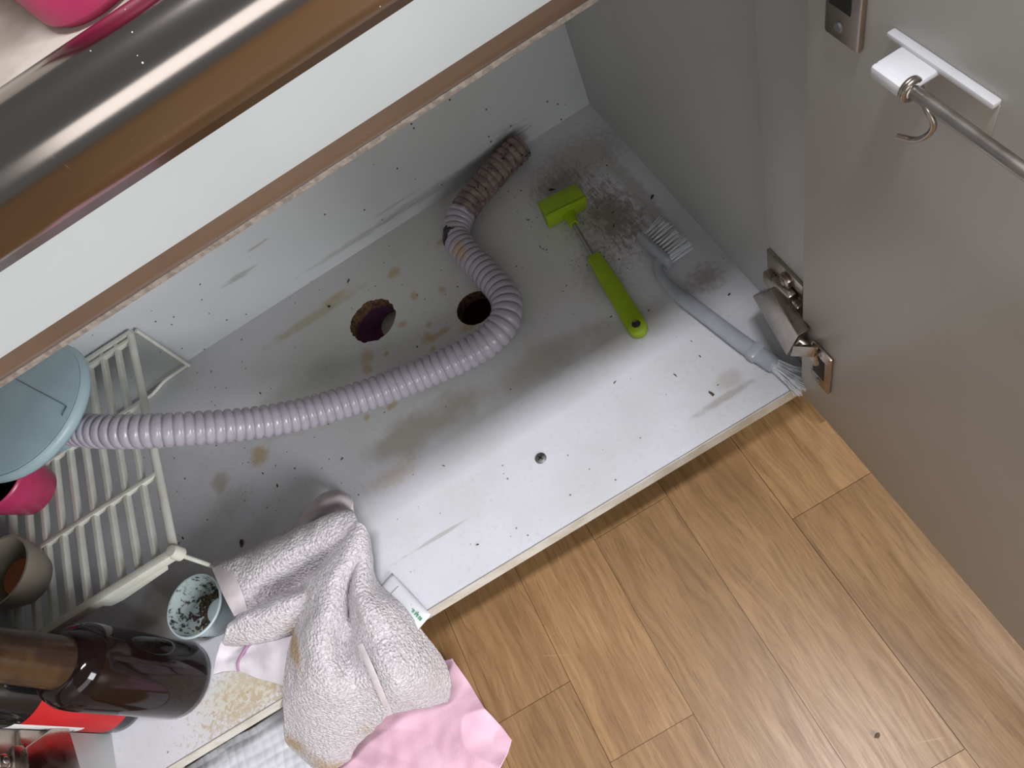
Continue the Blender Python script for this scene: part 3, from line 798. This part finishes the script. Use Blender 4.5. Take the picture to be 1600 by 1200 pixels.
e0 = Vector((-0.0410, 0.0279, 0.0080)); e1 = Vector((-0.0327, 0.0044, 0.0060)); dv = (e1 - e0).normalized(); nv = Vector((-dv.y, dv.x, 0))
for k in range(170):
    w = rn.uniform(-1, 1); z = rn.uniform(0.003, 0.013)
    s = e0 + nv * (w * 0.0065) + Vector((0, 0, z - 0.008)); LL = rn.uniform(0.026, 0.040)
    mid = s + dv * LL * 0.5 + nv * (w * 0.003 + rn.uniform(-0.001, 0.001)); e = s + dv * LL + nv * (w * 0.0085 + rn.uniform(-0.002, 0.002)); e.z = max(0.0012, z + rn.uniform(-0.005, 0.004))
    add_tube(bm, [s, mid, e], [0.00045, 0.0004, 0.0003], 4, False)
tag(bm_obj('bristles', bm, M['bristle'], br), kind='stuff')

# ------------------------------------------------------------------ towel bar and hook on the door
tb = empty('towel_bar', (-0.033, -0.25, 0.452), 'thin steel towel bar with white plastic bracket fixed to the door', 'towel bar')
for s, y0 in ((1, -0.061), (-1, -0.449)):
    Y = lambda d: y0 - d * s
    bm = bmesh.new()
    def bb(d0, d1, xa, xb, za, zb, bev=0.0008):
        ya, yb = sorted((Y(d0), Y(d1)))
        add_box(bm, (xa, ya, za), (xb, yb, zb), bev)
    bb(0.0, 0.060, -0.0372, -0.0330, 0.4545, 0.4575)
    bb(0.009, 0.031, -0.050, -0.0335, 0.4520, 0.4556, 0.0016)
    bb(0.009, 0.031, -0.0525, -0.0480, 0.4490, 0.4556, 0.0018)
    bk = bm_obj('bracket', bm, M['sachet'], tb, 40)
    bm = bmesh.new(); bb(0.024, 0.060, -0.0338, -0.0330, 0.4340, 0.4545, 0.0003)
    bm_obj('backing_plate', bm, M['door'], bk, 40)
tube('rod', [(-0.0480, -0.083, 0.4525), (-0.0480, -0.427, 0.4525)], 0.0028, M['rod'], tb, 18)
hk = []
for k in range(26):
    a = -math.pi / 2 + 2 * math.pi * 2.2 * k / 25
    hk.append((-0.0480 + 0.0042 * math.cos(a), -0.0885 - 0.0028 * k / 25, 0.4525 + 0.0042 * math.sin(a)))
hk += [(-0.0500, -0.1015, 0.4519), (-0.0500, -0.1064, 0.4476), (-0.0500, -0.1067, 0.4427), (-0.0500, -0.1027, 0.4352), (-0.0500, -0.0974, 0.4304), (-0.0520, -0.0910, 0.4289)]
tag(tube('metal_hook', catmull(hk, 4), 0.00135, M['nickel'], None, 10), 'small bent steel hook hanging from the end of the towel bar', 'hook')

# ------------------------------------------------------------------ towel: one cloth in several folds
tw = empty('terry_towel', (-0.57, 0.02, 0.0), 'grey terry towel with brown stains draped over the cabinet front edge', 'towel')
def cloth(name, ctrl, mat, parent, nu=12, nv=10, thick=0.004, wr=0.0026, seed=0):
    Gd = patch(ctrl, nu, nv)
    for i in range(Gd.shape[0]):
        for j in range(Gd.shape[1]):
            q = Vector(Gd[i, j]) + Vector((seed, 0, 0))
            d = mnoise.noise(q * 38) * wr + mnoise.noise(q * 95) * wr * 0.45
            Gd[i, j, 2] += d; Gd[i, j, 1] += d * 0.6
    me = grid_mesh(name, Gd)
    o = mk(name, me, mat, parent, True)
    if thick:
        md = o.modifiers.new('thickness', 'SOLIDIFY'); md.thickness = thick; md.offset = -1
        sm = o.modifiers.new('soft', 'SUBSURF'); sm.levels = 1; sm.render_levels = 1
    return o
A = [
 [(-0.6847, 0.1705, 0.0120), (-0.6650, 0.1639, 0.0120), (-0.6171, 0.1534, 0.0140), (-0.5694, 0.1459, 0.0160), (-0.5302, 0.1375, 0.0200), (-0.5014, 0.1230, 0.0300)],
 [(-0.6645, 0.1529, 0.0460), (-0.6434, 0.1463, 0.0480), (-0.5975, 0.1369, 0.0500), (-0.5511, 0.1299, 0.0520), (-0.5157, 0.1235, 0.0520), (-0.4926, 0.1154, 0.0480)],
 [(-0.6560, 0.1136, 0.0500), (-0.6341, 0.1128, 0.0520), (-0.5889, 0.1069, 0.0560), (-0.5480, 0.1035, 0.0560), (-0.5134, 0.0974, 0.0560), (-0.4895, 0.0999, 0.0520)],
 [(-0.6492, 0.0832, 0.0500), (-0.6338, 0.0830, 0.0480), (-0.6096, 0.0979, 0.0140), (-0.5780, 0.0889, 0.0180), (-0.5284, 0.0876, 0.0400), (-0.4899, 0.0889, 0.0500)],
 [(-0.6616, 0.0758, 0.0520), (-0.6317, 0.0695, 0.0580), (-0.5968, 0.0653, 0.0600), (-0.5694, 0.0611, 0.0540), (-0.5498, 0.0717, 0.0400), (-0.5176, 0.0796, 0.0400)],
 [(-0.6770, 0.0746, 0.0400), (-0.6478, 0.0595, 0.0380), (-0.6161, 0.0495, 0.0360), (-0.5924, 0.0460, 0.0340), (-0.5621, 0.0538, 0.0340), (-0.5270, 0.0636, 0.0340)],
 [(-0.6928, 0.0830, 0.0140), (-0.6649, 0.0679, 0.0120), (-0.6317, 0.0569, 0.0120), (-0.6055, 0.0524, 0.0140), (-0.5739, 0.0572, 0.0140), (-0.5378, 0.0671, 0.0140)],
]
cloth('upper_fold', A, M['terry'], tw, 12, 12)
hem = [[r[0], tuple(np.array(r[0]) * 0.5 + np.array(r[1]) * 0.5 + np.array((0, 0, 0.0008))), r[1]] for r in A[1:4]]
hem = [[tuple(np.array(c) + np.array((0.0, -0.0016, 0.0048))) for c in r] for r in hem]
cloth('hem', hem, M['hem'], tw, 10, 6, 0.0015, 0.0004)
B = [
 [(-0.4934, 0.1054, 0.0500), (-0.4895, 0.1008, 0.0540), (-0.4873, 0.0967, 0.0550), (-0.4870, 0.0940, 0.0530), (-0.4898, 0.0933, 0.0460)],
 [(-0.5235, 0.0918, 0.0480), (-0.5084, 0.0822, 0.0600), (-0.5001, 0.0758, 0.0620), (-0.4981, 0.0741, 0.0560), (-0.5006, 0.0750, 0.0420)],
 [(-0.5663, 0.0720, 0.0440), (-0.5441, 0.0607, 0.0620), (-0.5295, 0.0512, 0.0660), (-0.5274, 0.0489, 0.0520), (-0.5349, 0.0538, 0.0240)],
 [(-0.5942, 0.0437, 0.0360), (-0.5698, 0.0321, 0.0560), (-0.5510, 0.0228, 0.0640), (-0.5452, 0.0243, 0.0460), (-0.5482, 0.0347, 0.0160)],
 [(-0.6198, 0.0215, 0.0260), (-0.5903, 0.0087, 0.0480), (-0.5660, -0.0027, 0.0540), (-0.5600, 0.0058, 0.0200), (-0.5329, -0.0129, 0.0360)],
 [(-0.6418, 0.0032, 0.0080), (-0.6096, -0.0139, 0.0300), (-0.5790, -0.0283, 0.0380), (-0.5631, -0.0283, 0.0200), (-0.5367, -0.0413, 0.0220)],
 [(-0.6747, -0.0087, -0.0340), (-0.6357, -0.0268, -0.0100), (-0.6026, -0.0376, -0.0040), (-0.5756, -0.0432, -0.0100), (-0.5521, -0.0577, -0.0160)],
 [(-0.7023, -0.0164, -0.0740), (-0.6670, -0.0362, -0.0550), (-0.6336, -0.0466, -0.0460), (-0.6061, -0.0510, -0.0460), (-0.5838, -0.0581, -0.0500)],
 [(-0.7065, -0.0310, -0.1040), (-0.6849, -0.0462, -0.0900), (-0.6653, -0.0547, -0.0840), (-0.6471, -0.0554, -0.0840), (-0.6290, -0.0531, -0.0860)],
 [(-0.7075, -0.0406, -0.1220), (-0.6963, -0.0505, -0.1160), (-0.6837, -0.0567, -0.1120), (-0.6721, -0.0582, -0.1120), (-0.6603, -0.0554, -0.1140)],
]
cloth('hanging_fold', B, M['terry'], tw, 11, 12, seed=3.1)
Cc = [
 [(-0.4891, 0.0955, 0.0500), (-0.4895, 0.0932, 0.0480), (-0.4924, 0.0936, 0.0400), (-0.4971, 0.0978, 0.0280)],
 [(-0.4997, 0.0752, 0.0500), (-0.4968, 0.0704, 0.0500), (-0.4998, 0.0716, 0.0360), (-0.5091, 0.0775, 0.0120)],
 [(-0.5362, 0.0546, 0.0240), (-0.5146, 0.0356, 0.0520), (-0.5081, 0.0390, 0.0400), (-0.5114, 0.0498, 0.0120)],
 [(-0.5487, 0.0290, 0.0160), (-0.5146, 0.0072, 0.0520), (-0.5007, 0.0091, 0.0380), (-0.4956, 0.0151, 0.0120)],
 [(-0.5379, -0.0040, 0.0320), (-0.5166, -0.0146, 0.0420), (-0.4996, -0.0174, 0.0260), (-0.4911, -0.0140, -0.0060)],
 [(-0.5382, -0.0316, 0.0260), (-0.5156, -0.0422, 0.0340), (-0.5008, -0.0437, 0.0040), (-0.4944, -0.0365, -0.0460)],
 [(-0.5461, -0.0491, 0.0040), (-0.5255, -0.0578, 0.0080), (-0.5122, -0.0579, -0.0220), (-0.5044, -0.0498, -0.0720)],
 [(-0.5582, -0.0551, -0.0260), (-0.5396, -0.0606, -0.0280), (-0.5257, -0.0618, -0.0520), (-0.5158, -0.0564, -0.0920)],
 [(-0.5667, -0.0568, -0.0460), (-0.5478, -0.0601, -0.0500), (-0.5332, -0.0621, -0.0700), (-0.5262, -0.0595, -0.1040)],
]
cloth('right_flap', Cc, M['terry'], tw, 11, 13, seed=5.7)
sm_ = [[tuple(np.array(r[0]) + np.array((-0.002, -0.003, 0.006))), tuple(np.array(r[0]) * .75 + np.array(r[1]) * .25 + np.array((0, -0.003, 0.0065)))] for r in Cc[4:]]
cloth('seam_band', [[r[0], tuple((np.array(r[0]) + np.array(r[1])) / 2 + np.array((0, 0, .0008))), r[1]] for r in sm_], M['hem'], tw, 8, 5, 0.0012, 0.0003)
Dd = [
 [(-0.5957, 0.1606, 0.0040), (-0.5680, 0.1754, 0.0040), (-0.5430, 0.1813, 0.0040), (-0.5214, 0.1767, 0.0040), (-0.5079, 0.1554, 0.0040)],
 [(-0.5838, 0.1518, 0.0200), (-0.5535, 0.1639, 0.0260), (-0.5295, 0.1673, 0.0280), (-0.5104, 0.1630, 0.0280), (-0.4994, 0.1479, 0.0240)],
 [(-0.5692, 0.1402, 0.0340), (-0.5418, 0.1489, 0.0380), (-0.5214, 0.1507, 0.0400), (-0.5053, 0.1465, 0.0400), (-0.4953, 0.1322, 0.0360)],
 [(-0.5675, 0.1416, 0.0260), (-0.5440, 0.1469, 0.0280), (-0.5273, 0.1474, 0.0260), (-0.5116, 0.1436, 0.0260), (-0.4972, 0.1257, 0.0340)],
 [(-0.5674, 0.1424, 0.0180), (-0.5470, 0.1459, 0.0160), (-0.5323, 0.1436, 0.0160), (-0.5167, 0.1384, 0.0180), (-0.5004, 0.1247, 0.0280)],
]
cloth('back_curl', Dd, M['hem'], tw, 8, 10, 0.003, seed=8.3)
Ee = [
 [(-0.6865, 0.0883, 0.0160), (-0.6611, 0.0760, 0.0140), (-0.6282, 0.0637, 0.0140), (-0.6025, 0.0568, 0.0140)],
 [(-0.6953, 0.0838, 0.0180), (-0.6641, 0.0665, 0.0180), (-0.6325, 0.0516, 0.0200), (-0.6047, 0.0421, 0.0200)],
 [(-0.7046, 0.0759, 0.0140), (-0.6809, 0.0654, 0.0070), (-0.6411, 0.0389, 0.0200), (-0.6157, 0.0267, 0.0180)],
 [(-0.7138, 0.0683, 0.0080), (-0.6862, 0.0560, 0.0100), (-0.6567, 0.0326, 0.0120), (-0.6302, 0.0112, 0.0120)],
 [(-0.7217, 0.0627, 0.0030), (-0.6948, 0.0533, 0.0040), (-0.6669, 0.0289, 0.0040), (-0.6413, 0.0061, 0.0040)],
]
cloth('under_layer', Ee, M['flat_cloth'], tw, 10, 14, 0.002, 0.002, seed=11.9)
tube('piped_hem', catmull([(-0.6528, 0.0615, 0.0240), (-0.6653, 0.0624, 0.0200), (-0.6780, 0.0599, 0.0140), (-0.6836, 0.0541, 0.0140), (-0.6886, 0.0495, 0.0080)], 8), 0.0018, M['purple_hem'], tw, 8)

# white sachet tucked under the towel
sa = empty('sachet', (-0.4989, 0.0209, 0.0000), 'flat white sachet with green print sticking out from under the towel', 'sachet')
s0 = Vector((-0.5064, 0.0506, 0.0060)); s1 = Vector((-0.4840, -0.0114, 0.0060))
dv = (s1 - s0); Ls_ = dv.length; dv.normalize(); nv = Vector((-dv.y, dv.x, 0))
Ms = Matrix(((dv.x, nv.x, 0, s0.x), (dv.y, nv.y, 0, s0.y), (0, 0, 1, 0.0008), (0, 0, 0, 1)))
bm = bmesh.new()
ns = 14
Gs = np.array([[tuple(Ms @ Vector((Ls_ * i / ns, w * 0.0135, 0.0012 + 0.005 * math.sin(math.pi * i / ns) ** 0.6 * (1 - w * w) ** 0.5 if abs(w) < 1 else 0.0012))) for w in np.linspace(-1, 1, 9)] for i in range(ns + 1)])
me = grid_mesh('pouch', Gs); po = mk('pouch', me, M['sachet'], sa, True)
md = po.modifiers.new('thickness', 'SOLIDIFY'); md.thickness = 0.0012; md.offset = -1
bm = bmesh.new(); add_tube(bm, [Ms @ Vector((0.018, w * 0.0125, 0.0024 + 0.0046 * (1 - w * w) ** 0.5)) for w in np.linspace(-1, 1, 9)], 0.0004, 6)
bm_obj('crimp', bm, M['ink'], sa, True)
bm = bmesh.new()
for k in range(5):
    for (u, w) in ((0, 0), (0.0016, 0.0015), (0.0030, 0)):
        add_box(bm, (-0.0005, -0.0018, 0), (0.0005, 0.0018, 0.0004), 0, Ms @ Matrix.Translation((0.036 + 0.0060 * k + u, 0.004 + w * (k % 2), 0.0060)))
bm_obj('print', bm, M['green_ink'], sa)

# ------------------------------------------------------------------ cloths on the floor
def fabric_on_floor(name, corners, mat, nu, nv, amp, fold, seed, thick=0.0015, quilt=False):
    a, b, c, d = [np.array(k) for k in corners]
    Gd = np.zeros((nu, nv, 3))
    for i in range(nu):
        for j in range(nv):
            u, v = i / (nu - 1), j / (nv - 1)
            p = (1 - u) * ((1 - v) * a + v * b) + u * ((1 - v) * d + v * c)
            q = Vector((p[0], p[1], seed))
            w = mnoise.noise(Vector((q.x * 9 + q.y * 16, q.x * 5 - q.y * 3, seed)))
            hgt = fold * max(0, 1 - abs(w) * 3.2) + amp * (mnoise.noise(q * 26) + 0.6 * mnoise.noise(q * 60)) + amp
            if quilt:
                k = max(abs(math.sin(p[0] * math.pi / 0.012)), abs(math.sin(p[1] * math.pi / 0.012)))
                hgt += 0.0010 * (abs(math.sin(p[0] * math.pi / 0.012)) * abs(math.sin(p[1] * math.pi / 0.012))) ** 0.5
            Gd[i, j] = (p[0] + 0.004 * mnoise.noise(q * 20), p[1] + 0.004 * mnoise.noise(q * 20 + Vector((5, 5, 5))), p[2] + max(hgt, 0.0))
    me = grid_mesh(name, Gd)
    o = mk(name, me, mat, None, True)
    md = o.modifiers.new('thickness', 'SOLIDIFY'); md.thickness = thick; md.offset = 1
    return o
z0 = ZF + 0.0005
def fl(p): return (p[0], p[1], z0)
tag(fabric_on_floor('pink_cloth', [(-0.70, 0.030, z0), (-0.515, -0.014, z0), (-0.490, -0.123, z0), (-0.66, -0.30, z0)], M['pink_cloth'], 110, 110, 0.0018, 0.009, 2.4), 'crumpled pale pink cloth lying on the wooden floor under the towel', 'cloth')
tag(fabric_on_floor('quilted_cloth', [(-0.90, 0.045, z0), (-0.715, 0.045, z0), (-0.700, -0.17, z0), (-0.90, -0.17, z0)], M['quilt'], 120, 120, 0.0018, 0.004, 6.1, 0.0012, True), 'white quilted cloth on the floor at the lower left of the cabinet', 'cloth')

# ------------------------------------------------------------------ loose bits
rn = random.Random(21)
def shard(bm, p, s, flat=0.4):
    b = bmesh.new(); bmesh.ops.create_icosphere(b, subdivisions=1, radius=s)
    for v in b.verts: v.co += Vector((rn.uniform(-1, 1), rn.uniform(-1, 1), rn.uniform(-1, 1))) * s * 0.45
    Mx = Matrix.Translation(p) @ Matrix.Rotation(rn.uniform(0, 6.28), 4, 'Z') @ Matrix.Diagonal((rn.uniform(0.6, 1.9), 0.6, flat, 1))
    b.transform(Mx); merge(bm, b)
bm = bmesh.new()
def ok(x, y): return math.hypot(x + 0.3975, y - 0.3775) > 0.036 and math.hypot(x + 0.2745, y - 0.3045) > 0.028
for k in range(230):
    z = rn.random()
    if z < 0.35: x, y = rn.gauss(-0.09, 0.05), rn.gauss(0.33, 0.07)
    elif z < 0.6: x, y = rn.gauss(-0.62, 0.06), rn.gauss(0.26, 0.09)
    else: x, y = rn.uniform(-0.75, -0.02), rn.uniform(0.01, 0.49)
    if not (-0.86 < x < -0.022 and 0.006 < y < 0.49) or not ok(x, y): continue
    s = rn.choice((0.0005, 0.0006, 0.0008, 0.001, 0.0014))
    shard(bm, (x, y, s * 0.3), s)
for x, y, s in ((*(-0.1116, 0.4028, 0.0000)[:2], .0035), (*(-0.1409, 0.4724, 0.0000)[:2], .0022), (*(-0.1082, 0.0419, 0.0000)[:2], .0028), (*(-0.4443, 0.4411, 0.0000)[:2], .0028), (*(-0.0199, 0.3039, 0.0000)[:2], .003), (*(-0.4050, 0.4618, -0.0000)[:2], .0018), (*(-0.4200, 0.0875, 0.0000)[:2], .0006)):
    shard(bm, (x, y, s * 0.3), s)
tag(bm_obj('crumbs', bm, M['soil']), 'dark crumbs and grit scattered over the cabinet floor', 'crumbs', kind='stuff')
bm = bmesh.new(); shard(bm, (*(-0.6524, 0.1920, 0.0000)[:2], 0.0016), 0.0048, 0.3)
tag(bm_obj('dried_peel', bm, M['leaf']), 'dark brown dried scrap on the cabinet floor behind the towel', 'food scrap')
bm = bmesh.new(); shard(bm, (*(-0.1548, -0.2873, -0.1500)[:2], ZF + 0.0014), 0.0034, 0.45)
tag(bm_obj('dark_crumb', bm, M['soil']), 'black crumb on the wooden floor near the open door', 'crumb')
bm = bmesh.new(); shard(bm, (*(-0.5103, -0.1340, -0.1500)[:2], ZF + 0.001), 0.0024, 0.45)
tag(bm_obj('dark_crumb', bm, M['soil']), 'black crumb on the wooden floor beside the pink cloth', 'crumb')
